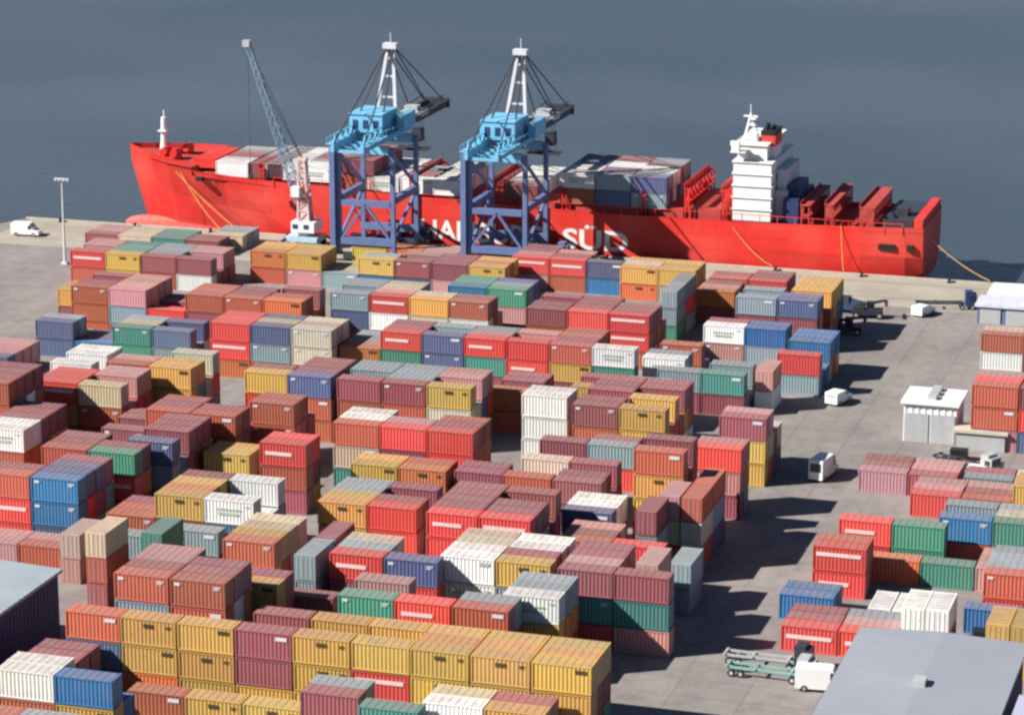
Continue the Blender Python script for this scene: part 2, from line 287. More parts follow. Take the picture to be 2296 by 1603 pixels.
def build(L):
    rnd=random.Random(5)
    boxes=[] # x0,y0,z0,dx,dy,col,group,col i,depth j,tier,ntiers
    foot=[(-166,220,-133.1,269,-1),(-48.2,214,-31.2,276.4,-1)] # (x0,y0,x1,y1,g); the two warehouses first
    msgs=[]
    def hit(x0,y0,x1,y1,g,c,same=False):
        for f in foot:
            if x0<f[2]-.05 and x1>f[0]+.05 and y0<f[3]-.05 and y1>f[1]+.05: return f
        return None
    geo=[]
    for g,(k,vx,vy,n,d,cols) in enumerate(L):
        pz=2.7 if vy<LOWY else PZ;X,Y=unp(vx,vy,n*pz-.1)
        if k=='S': dx,dy,px,py=LEN,WID,PX_,PY_
        else: dx,dy,px,py=WID,LEN,2.6,6.3
        nd=(d+1 if g<84 and vx<1300 else d) if k=='S' else max(1,round(d*2.5/6.3))
        geo.append((k,X,Y,dx,dy,px,py,nd))
    for pas in (0,1):
        for g,(k,vx,vy,n,d,cols) in enumerate(L):
            k,X,Y,dx,dy,px,py,nd=geo[g]
            for i,c in enumerate(cols):
                if c=='': continue
                f,r=colsplit(c)
                drop=1 if (pas==1 or True) and n>=2 and len(cols)>=3 and vy<1250 and 'w' not in c and ((g*7+i*5)%9)==0 else 0
                for j in (range(1) if pas==0 else range(1,nd)):
                    x0=X+i*px;y0=Y+j*py
                    h=hit(x0,y0,x0+dx,y0+dy,g,i)
                    if h:
                        if j==0 and h[4]!=g: msgs.append((g,i,L[g][1:3],'hits',h[4],L[h[4]][1:3] if h[4]>=0 else 'warehouse'))
                        if j==0: continue
                        break
                    foot.append((x0,y0,x0+dx,y0+dy,g))
                    nn=n-drop
                    if j>=1 and n>=2 and rnd.random()<.2: nn=max(1,nn-1)
                    for t in range(nn):
                        ti=nn-1-t # 0 = top
                        if j==0: col=f[ti] if ti<len(f) else rnd.choice(RND)
                        elif ti==0: col=r[min(j-1,len(r)-1)] if r else f[0]
                        else: col=rnd.choice(RND)
                        boxes.append((x0,y0,t*(2.7 if vy<LOWY else PZ),dx,dy,col,g,i,j,t,nn))
    return boxes,msgs

PAL=dict(b=(.46,.105,.055),m=(.29,.08,.095),y=(.60,.345,.075),r=(.70,.065,.055),w=(.80,.80,.77),g=(.05,.25,.19),u=(.022,.16,.36),n=(.085,.13,.26),G=(.24,.33,.37),c=(.55,.46,.33),o=(.58,.16,.045),p=(.50,.25,.24))
CN=dict(b='brick red',m='maroon',y='ochre yellow',r='bright red',w='white',g='green',u='blue',n='slate blue',G='pale grey',c='beige',o='orange',p='dusty pink')
def jit(c,r):
    h_=.03 if c in 'wG' else .12;b=PAL[c];lu=.3*b[0]+.6*b[1]+.1*b[2];ds=.05 if c not in 'r' else .03;b=tuple(v*(1-ds)+lu*ds for v in b);k=1+r.uniform(-.2,.2);return tuple(max(.005,min(.9,v*k*(1+r.uniform(-h_,h_)))) for v in b)
def wall(b,x0,y0,x1,y1,z0,z1,n,dep,mi=0):
    # corrugated wall between two points, outward to the right of the direction
    dx,dy=x1-x0,y1-y0;l=math.hypot(dx,dy);ux,uy=dx/l,dy/l;nx,ny=uy,-ux;pts=[]
    for i in range(n):
        s0=l*i/n;p=l/n
        for a,d in ((0,0),(.32,0),(.5,-dep),(.82,-dep)): pts.append((s0+a*p,d))
    pts.append((l,0));k=len(pts)
    vs=[(x0+ux*s+nx*d,y0+uy*s+ny*d,z) for z in (z0,z1) for s,d in pts]
    b.add(vs,[(i,i+1,i+1+k,i+k) for i in range(k-1)],mi)
def c_walls(L_,W_,mi=0,b=None,detail=True,ox=0,oy=0,oz=0):
    b=b or MB();e=.05;z0,z1=oz+.16,oz+2.78;nl=14 if L_>3 else 6;nw=6 if L_>3 else 14
    X0,Y0,X1,Y1=ox+e,oy+e,ox+L_-e,oy+W_-e
    wall(b,X0,Y0,X1,Y0,z0,z1,nl,.05,mi);wall(b,X1,Y1,X0,Y1,z0,z1,nl,.05,mi)
    wall(b,X0,Y1,X0,Y0,z0,z1,nw,.05,mi);wall(b,X1,Y0,X1,Y1,z0,z1,nw,.05,mi)
    return b
def c_frame(L_,W_,b=None,ox=0,oy=0,oz=0,mi=0):
    b=b or MB();t=.15
    for x in (ox,ox+L_-t):
        for y in (oy,oy+W_-t): b.box(x,y,oz,x+t,y+t,oz+2.9,mi)
    for y in (oy+.005,oy+W_-.115):
        b.box(ox+t,y,oz+.02,ox+L_-t,y+.11,oz+.17,mi);b.box(ox+t,y,oz+2.76,ox+L_-t,y+.11,oz+2.87,mi)
    for x in (ox+.005,ox+L_-.115):
        b.box(x,oy+t,oz+.02,x+.11,oy+W_-t,oz+.17,mi);b.box(x,oy+t,oz+2.76,x+.11,oy+W_-t,oz+2.87,mi)
    return b
def c_roof(L_,W_,b=None,ox=0,oy=0,oz=0,mi=0):
    b=b or MB();z=oz+2.84;k=7
    long_x=L_>W_;l=(L_ if long_x else W_)-.24;wd=(W_ if long_x else L_)-.24
    for i in range(k):
        s0=.12+l*i/k;s1=.12+l*(i+.72)/k;s2=.12+l*(i+1)/k
        for a,c,h in ((s0,s1,.03),(s1,s2,0.)):
            P=[(a,.12),(c,.12),(c,.12+wd),(a,.12+wd)]
            if not long_x: P=[(y,x) for x,y in P][::-1]
            b.add([(ox+x,oy+y,z+h) for x,y in P],[(0,1,2,3)],mi)
    return b
def c_doors(L_,W_):
    b=MB();end_x=L_>W_
    for s in (0,1):
        for zz in (.25,):
            if end_x: b.box(L_-.045,.17+s*1.07,.2,L_-.005,.17+s*1.07+1.03,2.74)
            else: b.box(.17+s*1.07,.005,.2,.17+s*1.07+1.03,.045,2.74)
    return b
def c_bars(L_,W_):
    b=MB();end_x=L_>W_
    for y in (.42,.95,1.5,2.02):
        if end_x: b.box(L_-.005,y-.025,.22,L_+.04,y+.025,2.72)
        else: b.box(y-.025,-.04,.22,y+.025,.005,2.72)
    return b
def c_mark(c,v=0):
    b=MB();y=-.012;e=[0.,.5,-.35][v]
    if v==2 and c not in 'r': c='v'
    if c=='r':
        b.box(.6-e*.4,y,1.5+e*.5,[5.5,5.5,4.2][v],y+.03,1.95+e*.5)
    elif c=='v': b.box(4.4,y,2.1,5.6,y+.03,2.5)
    elif c in 'yo':
        for x,z,w_,h in ((2.55,1.95,.3,.45),(2.95,1.95,.3,.45),(3.35,1.95,.25,.45),(5.0,2.2,.55,.12),(5.0,2.0,.4,.12)): b.box(x,y,z,x+w_,y+.03,z+h)
    elif c=='w':
        for x,z,w_,h in ((1.4,1.7,3.1,.16),(1.7,1.1,2.5,.3),(5.0,2.2,.55,.12)): b.box(x,y,z,x+w_,y+.03,z+h)
    else:
        for x,z,w_,h in ((4.85,2.3,.75,.14),(4.85,2.08,.55,.12),(.5,2.2,.6,.3)): b.box(x,y,z,x+w_,y+.03,z+h)
    return b
def mk(b,name,mats):
    me=bpy.data.meshes.new(name);me.from_pydata(b.v,[],b.f)
    for m in mats: me.materials.append(m)
    if len(mats)>1: me.polygons.foreach_set('material_index',b.m)
    me.update();return me
def pieces(b,mats):
    out=[]
    for k in range(0,len(b.v),8):
        q=MB();q.v=b.v[k:k+8];q.f=[tuple(i-k for i in f) for f in b.f if k<=f[0]<k+8];q.m=[0]*len(q.f);out.append(mk(q,'marking',mats))
    return out
MESH={}
for k,(l_,w_) in (('S',(LEN,WID)),('E',(WID,LEN))):
    MESH[k]=dict(walls=mk(c_walls(l_,w_),'side_wall',[M['side']]),frame=mk(c_frame(l_,w_),'frame',[M['side']]),roof=mk(c_roof(l_,w_),'roof',[M['roof']]),
      door=mk(c_doors(l_,w_),'door',[M['side']]),bars=mk(c_bars(l_,w_),'locking_bar',[M['grey']]))
    b=MB();c_walls(l_,w_,0,b);c_frame(l_,w_,b);c_roof(l_,w_,b,mi=1);MESH[k]['whole']=mk(b,'shipping_container',[M['side'],M['roof']])
mk_m={'r':mat('pale_lettering',(.80,.55,.53),.6),'y':mat('dark_lettering',(.07,.05,.03),.6),'w':mat('green_lettering',(.35,.45,.33),.6),'_':M['pale']}
MARK={(c,v):pieces(c_mark(c,v),[mk_m.get('y' if c=='o' else c,mk_m['_'])]) for c in 'ryowbmgunGcp' for v in (0,1,2)}
ORD=['first','second','third','fourth','fifth','sixth','seventh','eighth','ninth','tenth','eleventh','twelfth','thirteenth','fourteenth','fifteenth','sixteenth','seventeenth','eighteenth','nineteenth','twentieth','twenty-first','twenty-second','twenty-third','twenty-fourth']
BANDS=[(0, 6), (6, 8), (8, 16), (16, 26), (26, 34), (34, 43), (43, 52), (52, 61), (61, 67), (67, 76), (76, 84), (84, 86), (86, 91), (91, 95), (95, 101)]
def band(g): 
    for i,(a,b_) in enumerate(BANDS):
        if a<=g<b_: return i
    return len(BANDS)
boxes,msgs=build(LAY)
NYARD=len(boxes)
# containers carried on the ship's deck
DECK=8.4;SY=QY+2.6
SHIPB=[(485, 1, 6, ['w/wmmGc'], 9.4), (562, 1, 7, ['m/mmGG'], 9.4), (598, 1, 7, ['w/wwwww', 'w/wGmmGm'], 9.4), (765, 2, 6, ['mb/mmGmm'], 8.4), (820, 1, 7, ['w/wwGww'], 8.4), (960, 1, 7, ['w/wwwww'], 8.4), (898, 1, 5, ['w/mmG'], 8.4), (1128, 1, 7, ['m/pwwww'], 8.4), (1256, 2, 7, ['wb/wwGnn', 'Gn/mnwwm', 'nG/GwwmG'], 8.4)]
for g,(vx,n,d,cols,z0) in enumerate(SHIPB):
    X,_=unpY(vx,430,SY)
    for i,c in enumerate(cols):
        if not c: continue
        f,r=(c.split('/')+[''])[:2]
        for j in range(d):
            for t in range(n):
                ti=n-1-t
                col=f[ti%len(f)] if j==0 else (r[min(j-1,len(r)-1)] if ti==0 and r else rnd.choice('wmbGn'))
                boxes.append((X+i*PX_,SY+j*PY_,z0+t*2.7,LEN,WID,col,1000+g,i,j,t,n))
# stack order within each row, for the labels
order={}
for b in boxes:
    g=b[6]
    if proj(b[0]+b[3],b[1],b[2])[0]<12: continue
    if g<1000: order.setdefault(band(g),set()).add((round(b[0],1),g,b[7]))
    else: order.setdefault('ship',set()).add((round(b[0],1),g,b[7]))
pos={}
for k,s in order.items():
    for i,(x,g,ci) in enumerate(sorted(s)): pos[(g,ci)]=i
mass=MB();mcol=[]
def tiername(t,n): return 'single tier' if n==1 else ('top tier' if t==n-1 else ('bottom tier' if t==0 else ORD[t]+' tier'))
DEPTH=['front','second deep','third deep','fourth deep','fifth deep','sixth deep','seventh deep','eighth deep']
labels=set()
def label_of(bi,mid):
    x,y,z,dx,dy,col,g,ci,j,t,n=boxes[bi];i=pos.get((g,ci),0);bn=band(g) if g<1000 else 0
    if g>=1000: wh='ship deck'
    elif bn<11: wh=ORD[bn]+' yard row up'
    else: wh=['right yard back row','right yard third row','right yard second row','right yard front row'][min(3,bn-11)]
    return CN[col]+' container '+mid+', '+(DEPTH[j]+', ' if j else '')+ORD[min(i,23)]+' stack from left, '+wh
for bi,(x,y,z,dx,dy,col,g,ci,j,t,n) in enumerate(boxes):
    fl='P' if bi in NEAR else '.';kk='S' if dx>dy else 'E';r=random.Random(bi*7+3);rgb=jit(col,r)
    jx=r.uniform(-.05,.05);hs=.9 if (g>=1000 or LAY[g][2]<LOWY) else 1.
    if g<1000:
        bn=band(g);i=pos.get((g,ci),0)
        where=(ORD[bn]+' yard row up') if bn<11 else ['right yard back row','right yard third row','right yard second row','right yard front row'][min(3,bn-11)]
        grp='containers stacked in the yard'
    else: i=pos.get((g,ci),0);where='ship deck';grp='containers on the ship deck'
    if fl=='.':
        o=len(mass.f);v0=len(mass.v);c_walls(dx,dy,0,mass,ox=x+jx,oy=y,oz=z);c_frame(dx,dy,mass,x+jx,y,z);c_roof(dx,dy,mass,x+jx,y,z,1)
        if hs<1: mass.v[v0:]=[(a_,b_,z+(c_-z)*hs) for a_,b_,c_ in mass.v[v0:]]
        mcol+=[rgb]*(len(mass.f)-o);continue
    lab=label_of(bi,tiername(t,n))
    if j==0 and n>1:
        nb=next((q[5] for q in boxes if q[6:9]==(g,ci,0) and q[9]==(t-1 if t==n-1 else t+1)),None)
        if nb:
            l2=label_of(bi,('resting on ' if t==n-1 else 'underneath ')+CN[nb]+' one')
            if l2 not in labels: lab=l2
    if lab in labels: print('DUP',lab)
    labels.add(lab)
    if fl=='P':
        root=empty('shipping_container',(x+jx,y,z))
        for nm,key in (('side_wall','walls'),('frame','frame'),('roof','roof'),('door','door')):
            o=bpy.data.objects.new(nm,MESH[kk][key]);scene.collection.objects.link(o);o.parent=root;o.color=(*rgb,1)
            if nm=='door':
                o2=bpy.data.objects.new('locking_bar',MESH[kk]['bars']);scene.collection.objects.link(o2);o2.parent=o
        if kk=='S' and j==0 and r.random()<(.7 if col in 'ryw' else .45):
            for me_ in MARK[(col,r.randrange(3))]: o=bpy.data.objects.new('marking',me_);scene.collection.objects.link(o);o.parent=root
    else:
        root=bpy.data.objects.new('shipping_container',MESH[kk]['whole']);scene.collection.objects.link(root);root.location=(x+jx,y,z);root.color=(*rgb,1)
    root.scale=(1,1,hs);tag(root,lab,'container',grp)
mo=mass.build('smaller_containers',[M['sideA'],M['roofA']])
at=mo.data.attributes.new('paint','FLOAT_COLOR','FACE')
flat=[]
for c in mcol: flat+=[c[0],c[1],c[2],1.]
at.data.foreach_set('color',flat)
tag(mo,'the many smaller or half hidden containers packed between the nearer stacks','containers',kind='stuff')
# ------------------------------------------------------------------ the container ship
YC=QY+11.6;NS=QY+1.6
ship=tag(empty('container_ship',(-140,YC,-3)),'large red container ship with white lettering moored along the quay','ship')
class PB(MB):   # collects in world coordinates, builds in the ship's
    pass
def sb(b,name,m,parent=None,off=(-140,YC,-3)):
    b.v=[(x-off[0],y-off[1],z-off[2]) for x,y,z in b.v]
    return b.build(name,m,parent if parent is not None else ship)
ST=[ # x, [(half width,z) keel..deck]
(-73.6,[(5.5,-1.6),(8.2,.2),(9.3,3.),(9.6,8.1)]),(-76.5,[(6.5,-4),(8.8,-1.),(9.6,3.),(9.8,8.0)]),(-84,[(8.5,-4),(9.6,-1.),(10,3.),(10,7.8)]),(-100,[(9.8,-4),(10,-1.),(10,3.),(10,7.4)]),
(-125,[(10,-4),(10,-1.),(10,3.),(10,7.3)]),(-150,[(10,-4),(10,-1.),(10,3.),(10,7.8)]),(-170,[(10,-4),(10,-1.),(10,3.),(10,8.5)]),(-182,[(9.2,-4),(9.5,-1.),(9.8,3.),(10,9.0)]),
(-190,[(7.4,-4),(7.9,-1.),(8.8,3.),(9.8,9.3)]),(-198,[(4.9,-4),(5.3,-1.),(6.9,3.5),(9.3,9.7)]),(-204,[(2.9,-4),(3.2,-1.),(5.3,4.),(8.7,10.)]),(-204.2,[(2.9,-4),(3.2,-1.),(5.3,4.),(8.7,11.4)]),
(-210,[(1.3,-4),(1.4,-1.),(3.2,4.6),(6.9,11.7)]),(-214,[(.35,-4),(.4,-1.),(1.5,5.2),(4.6,12.0)]),(-216,[(.05,-2.8),(.1,-.6),(.6,5.8),(2.9,12.2)]),(-218.2,[(.04,4.6),(.05,6.4),(.2,8.6),(1.4,12.4)]),(-219.6,[(.02,9.6),(.03,10.3),(.05,11.),(.15,12.5)])]
def hull_half(sgn,b):
    n=len(ST);m=4
    vs=[(x,YC+sgn*h,z) for x,s in ST for h,z in s]
    fs=[]
    for i in range(n-1):
        for k in range(m-1):
            a,c=i*m+k,(i+1)*m+k
            f=(a,c,c+1,a+1);fs.append(f if sgn<0 else f[::-1])
    b.add(vs,fs)
hb=MB();hull_half(-1,hb);hull_half(1,hb)
t=ST[0][1];hb.add([(ST[0][0],YC-h,z) for h,z in t]+[(ST[0][0],YC+h,z) for h,z in t[::-1]],[tuple(range(8))])
for i in range(len(ST)-1):   # deck plating
    (x0,s0),(x1,s1)=ST[i],ST[i+1]
    hb.add([(x0,YC-s0[-1][0],s0[-1][1]-.9),(x0,YC+s0[-1][0],s0[-1][1]-.9),(x1,YC+s1[-1][0],s1[-1][1]-.9),(x1,YC-s1[-1][0],s1[-1][1]-.9)],[(0,1,2,3)],1)
    hb.m=hb.m
hull=sb(hb,'hull',[M['red'],M['deck']])
def hull_y(x,z):  # near side offset at height z
    for i in range(len(ST)-1):
        a,b=ST[i],ST[i+1]
        if b[0]<=x<=a[0]:
            k=(a[0]-x)/(a[0]-b[0]) if a[0]!=b[0] else 0
            pts=[(a[1][q][0]*(1-k)+b[1][q][0]*k,a[1][q][1]*(1-k)+b[1][q][1]*k) for q in range(4)]
            for q in range(3):
                if pts[q][1]<=z<=pts[q+1][1]:
                    kk=(z-pts[q][1])/(pts[q+1][1]-pts[q][1]);return YC-(pts[q][0]*(1-kk)+pts[q+1][0]*kk)
            return YC-pts[-1][0]
    return YC-9
# bulbous bow
b=MB();N=12;R=[(-206,1.6),(-211,1.75),(-215,1.7),(-218,1.45),(-220,1.0),(-221,.35)]
for x,r in R: b.v+=[(x,YC+r*math.cos(2*math.pi*i/N)*.9,-2.1+r*math.sin(2*math.pi*i/N)) for i in range(N)]
for s in range(len(R)-1): b.f+=[(s*N+i,s*N+(i+1)%N,(s+1)*N+(i+1)%N,(s+1)*N+i) for i in range(N)]
b.f.append(tuple(range((len(R)-1)*N,len(R)*N)));b.m=[0]*len(b.f);sb(b,'bulbous_bow',M['boot'])
# pale belt at the waterline forward, grown from the hull surface
b=MB();xs=[-182-1.9*i for i in range(17)]
vs=[];
for x in xs:
    for z in (-3.0,-1.2): vs.append((x,hull_y(x,max(z,-3.9))-.03,z))
b.add(vs,[(2*i,2*i+2,2*i+3,2*i+1) for i in range(len(xs)-1)]);sb(b,'waterline_band',M['boot'])
def ship_text(txt,x0,x1,z0,h,name,mm):
    cu=bpy.data.curves.new('t','FONT');cu.body=txt;cu.extrude=.01;cu.offset=.022;cu.resolution_u=3
    o=bpy.data.objects.new('t',cu);scene.collection.objects.link(o);bpy.context.view_layer.update()
    me=bpy.data.meshes.new_from_object(o.evaluated_get(bpy.context.evaluated_depsgraph_get()));bpy.data.objects.remove(o)
    xs=[v.co.x for v in me.vertices];ys=[v.co.y for v in me.vertices];sx=(x1-x0)/(max(xs)-min(xs));sy=h/(max(ys)-0.)
    for v in me.vertices:
        x=x0+(v.co.x-min(xs))*sx;z=z0+v.co.y*sy;v.co=Vector((x+140,NS-.05-(v.co.z)*.5-YC,z+3))
    me.materials.clear();me.materials.append(mm);o=bpy.data.objects.new(name,me);scene.collection.objects.link(o);o.parent=ship
ship_text('HAMBURG',-160.8,-138.5,.9,3.4,'name_lettering',M['white'])
ship_text('SÜD',-135.2,-123.6,.9,3.4*1.22,'name_lettering',M['white'])
# bulwark and rail along the near deck edge, hatch coamings, covers
b=MB()
for i in range(3,len(ST)-5):
    x0,s0=ST[i];x1,s1=ST[i+1]
for x in range(-200,-75,3):
    z=8.2 if x>-170 else 9.5
    b.bar((x,YC-9.9+ (0 if x>-190 else 1.2),z-1.4),(x,YC-9.9+(0 if x>-190 else 1.2),z+.5),.12)
b.bar((-169,YC-9.9,8.6),(-77,YC-9.9,8.6),.1);b.bar((-188,YC-9.9,9.9),(-170,YC-9.9,9.9),.1);sb(b,'deck_rail',M['red'])
for k,(x0,x1,z1) in enumerate([(-203,-191.5,9.3),(-190.5,-177,9.3),(-176,-163.5,8.3),(-162.3,-149.5,8.3),(-148.5,-136,8.3),(-135,-122,8.3),(-120.5,-114.5,8.6),(-113.5,-108,8.9)]):
    w_=8.6 if x0>-195 else 6.5
    b=MB().box(x0,YC-w_,6.2,x1,YC+w_,z1);c=MB()
    for j in range(int((x1-x0)//1.5)): c.box(x0+.3+j*1.5,YC-w_-.12,6.4,x0+.5+j*1.5,YC-w_,z1-.15)
    o=sb(b,'hatch_cover',M['deck']);sb(c,'stiffener',M['red'],o,(0,0,0))
# lashing bridges: athwartship frames
def lash(x,z1,z0=6.8,w_=9.3,t=.9):
    b=MB();n=8
    for i in range(n+1):
        y=YC-w_+2*w_*i/n;b.box(x,y-.12,z0,x+.2,y+.12,z1);b.box(x+t-.2,y-.12,z0,x+t,y+.12,z1)
        if i<n:
            y2=YC-w_+2*w_*(i+1)/n
            b.bar((x+.1,y,z0),(x+.1,y2,z1-.1),.13)
    b.box(x-.1,YC-w_,z1-.1,x+t+.1,YC+w_,z1+.08);b.box(x-.1,YC-w_,z1-2.2,x+t+.1,YC+w_,z1-2.05)
    b.box(x-.15,YC-w_,z1+.08,x-.05,YC+w_,z1+.9)
    return sb(b,'lashing_bridge',M['red'])
for x,z in [(-190.9,11.2),(-176.6,10.6),(-163,10.6),(-149,10.6),(-135.6,10.6),(-121.6,10.6),(-114.1,12.2),(-107.6,12.4)]: lash(x,z)
# stern hatch covers, opened and raised red, with dark gaps
for x0,x1,z in [(-94.3,-92.8,10.6),(-90.2,-88.8,11.0),(-84.4,-82.0,10.8)]:
    b=MB()
    for i in range(9):
        for xx in (x0,x1-.25): b.box(xx,YC-8.8+i*2.15,7.,xx+.25,YC-8.55+i*2.15,z-.15)
        if i<8: b.bar((x0+.1,YC-8.7+i*2.15,7.),(x0+.1,YC-6.6+i*2.15,z-.2),.14)
    b.box(x0-.1,YC-9,z-.15,x1+.1,YC+9,z);b.box(x0,YC-8.9,8.6,x1,YC+8.9,8.75)
    b.box(x0-.1,YC-8.6,z+.0,x0,YC+8.6,z+.5)
    sb(b,'hatch_cover',M['deck'])
bx_=MB().box(-97.6,YC-7.5,7,-95,YC+6,11.2).box(-97.2,YC-5,11.2,-95.4,YC+3,13);sb(bx_,'engine_casing',M['navy'])
b=MB().box(-80.6,YC-8.2,7.0,-75.6,YC+8.2,8.9).box(-79,YC-5,8.9,-77,YC-2,10.2).cyl((-76.6,YC-7,8),(-76.6,YC-5.4,8),.7).cyl((-79.5,YC-7.4,8.9),(-79.5,YC-5.8,8.9),.8);sb(b,'stern_winches',M['dark'])
b=MB().box(-75.2,YC-9.5,7.1,-73.75,YC+9.5,9.4);sb(b,'stern_bulwark',M['red'])
for x0,x1 in ((-80.9,-78.2),(-76.2,-75.1)): sb(MB().box(x0,NS-.10,4.1,x1,NS+.6,5.1),'mooring_opening',M['black'])
sb(MB().box(-203,NS+.5,8.3,-201.8,NS+4,9.0),'mooring_opening',M['black'])
# accommodation tower
TX0,TX1,TY0,TY1=-106.,-99.3,NS+.9,YC+8.6
b=MB();zs=[7.2,9.4,11.4,13.4,15.4,17.4]
for i in range(5):
    b.box(TX0+.12,TY0+.12,zs[i],TX1-.12,TY1-.12,zs[i+1]-.18);b.box(TX0-.1,TY0-.1,zs[i+1]-.18,TX1+.15,TY1+.1,zs[i+1])
tower=sb(b,'accommodation_block',M['white'])
wb=MB()
for i in range(1,5):
    for k in range(7): wb.box(TX0+.45+k*.87,TY0+.05,zs[i]+.55,TX0+.95+k*.87,TY0+.2,zs[i]+1.3)
    for k in range(12): wb.box(TX1-.2,TY0+1+k*1.35,zs[i]+.75,TX1-.07,TY0+1.4+k*1.35,zs[i]+1.35)
sb(wb,'window',M['glass'],tower,(0,0,0))
rl=MB()
for i in range(1,6):
    for zz in (.5,.95): rl.bar((TX0-.12,TY0-.22,zs[i]+zz),(TX1+.2,TY0-.22,zs[i]+zz),.06);rl.bar((TX1+.2,TY0-.22,zs[i]+zz),(TX1+.2,TY1,zs[i]+zz),.06)
    for k in range(8): rl.bar((TX0-.1+k*.98,TY0-.22,zs[i]),(TX0-.1+k*.98,TY0-.22,zs[i]+.95),.05)
for i in range(1,4): rl.bar((TX0+1.5+ (i%2)*3.3,TY0-.3,zs[i]),(TX0+1.5+((i+1)%2)*3.3,TY0-.3,zs[i+1]),.28)
sb(rl,'railing',M['pale'],tower,(0,0,0))
b=MB().box(TX0+.5,TY0+1.5,17.4,TX1-1.2,TY1-1.5,19.9).box(TX0-.2,TY0-1.1,19.0,TX0+2.4,TY1+1.1,19.25).box(TX0-.2,TY0-1.1,19.25,TX0-.05,TY1+1.1,20.2).box(TX0-.2,TY0-1.1,19.25,TX0+1.3,TY0-.2,20.9).box(TX0+.2,TY0+1.2,19.9,TX1-1,TY1-1.2,20.15)
br=sb(b,'bridge',M['white']);wb=MB().box(TX0+.44,TY0+1.9,18.5,TX0+.54,TY1-1.9,19.0)
for k in range(4): wb.box(TX0+1+k*1.1,TY0+1.42,18.2,TX0+1.8+k*1.1,TY0+1.52,18.9)
sb(wb,'window',M['glass'],br,(0,0,0))
b=MB();tp=(-104.4,YC-3,24.6)
for dx,dy in ((-1.,-1.6),(1.6,-1.6),(.3,1.8)): b.bar((-104.1+dx,YC-3+dy,20.1),tp,.42,.16)
for z in (21.4,22.6,23.6): b.box(-105.3+.1*z*.3,YC-4.2,z,-102.9-.02*z,YC-1.8,z+.12)
b.bar(tp,(-104.4,YC-3,26.),.12);b.box(-105.6,YC-3.15,23.9,-103.2,YC-2.85,24.15).cyl((-103,YC-5,20.1),(-103,YC-5,21.6),.55);sb(b,'radar_mast',M['white'])
fn=MB();
for z0,z1,k in ((15.5,19.4,0),(19.4,21.2,1),(21.2,22.0,2)):
    fn.box(-102.2,YC-5,z0,-99.7,YC+.5,z1,k)
fn.cyl((-101.5,YC-3.6,21.9),(-101.2,YC-3.6,23.1),.4,mi=2).cyl((-100.4,YC-3,21.9),(-100.2,YC-3,22.8),.35,mi=2)
sb(fn,'funnel',[M['white'],M['red'],M['black']])
b=MB().box(-99.3,TY0+3,7.2,-97.2,TY1-2,12.2).box(-99.2,TY0+4,12.2,-97.6,TY1-3,15.6);sb(b,'deckhouse',M['pale'])
# foremast, forecastle gear
b=MB().cyl((-213.1,YC,11.1),(-213,YC,17.6),.62,.5,n=12).box(-213.9,YC-1,15.1,-212.3,YC+1,15.25).bar((-213,YC,17.6),(-213,YC,18.9),.15).bar((-213.9,YC,11.2),(-213.3,YC,15.2),.18);sb(b,'foremast',M['white'])
for x,y in ((-209.5,-3),(-209.5,2.4),(-212,-1.8)): sb(MB().box(x-.9,YC+y-.7,10.9,x+.9,YC+y+.7,11.9).cyl((x,YC+y-1.2,11.9),(x,YC+y+1.2,11.9),.7),'anchor_winch',M['red'])
for x in (-205,-199.5): sb(MB().box(x,YC-5.8,10.,x+4.2,YC+5.8,11.6),'breakwater',M['red'])
# mooring lines, each its own rope
def rope(a,b_,label,sag=.8,r=.065):
    m=MB();a=Vector(a);b_=Vector(b_);n=10;p=a
    for i in range(1,n+1):
        k=i/n;q=a.lerp(b_,k)-Vector((0,0,sag*4*k*(1-k)));m.cyl(p,q,r,n=6);p=q
    tag(m.build('mooring_line',M['rope']),label,'rope','mooring lines of the ship')
rope((-207.1,hull_y(-207.1,9.)-.2,9.2),(-197.5,QY-.5,.6),'yellow mooring rope slanting from the ship bow down the red hull')
rope((-208.2,hull_y(-208.2,9.)-.2,9.2),(-194,QY-.5,.6),'second yellow mooring rope beside the steep one near the bow',.5)
rope((-105.5,NS-.1,6.4),(-98.2,QY-.5,.6),'yellow mooring rope below the white accommodation tower')
rope((-87.2,NS-.1,7.8),(-86.2,QY-.5,.6),'steep yellow mooring rope near the red stern')
rope((-74,YC-7,7.),(-62,QY-.5,.6),'mooring rope running off the stern corner to the quay right of the ship',.8)
# bollards
b0=MB().cyl((0,0,0),(0,0,.15),.45,n=12).cyl((0,0,.15),(0,0,.55),.22,n=12).cyl((0,0,.55),(0,0,.75),.36,.3,n=12);bm=b0.build('bollard',M['black'])
bl=['bollard at the far left quay corner']
for k in range(13):
    o=bm if k==0 else bm.copy()
    if k: scene.collection.objects.link(o)
    o.location=(-228+k*14.5,QY-1.2,.005)
    tag(o,f'black iron mooring bollard on the quay edge, {ORD[k]} from the left','bollard','bollards along the quay edge')
# quay fenders
fm=MB().box(-.6,-.05,-2.6,.6,.5,-.3).box(-.45,.5,-2.5,.45,.75,-.4);f0=fm.build('quay_fender',M['tyre'])
for k in range(10):
    o=f0 if k==0 else f0.copy()
    if k: scene.collection.objects.link(o)
    o.location=(-70+k*9 if k else -224,QY+.05,0);tag(o,f'black rubber fender on the quay wall, {ORD[k]} from the left','fender','fenders on the quay wall')
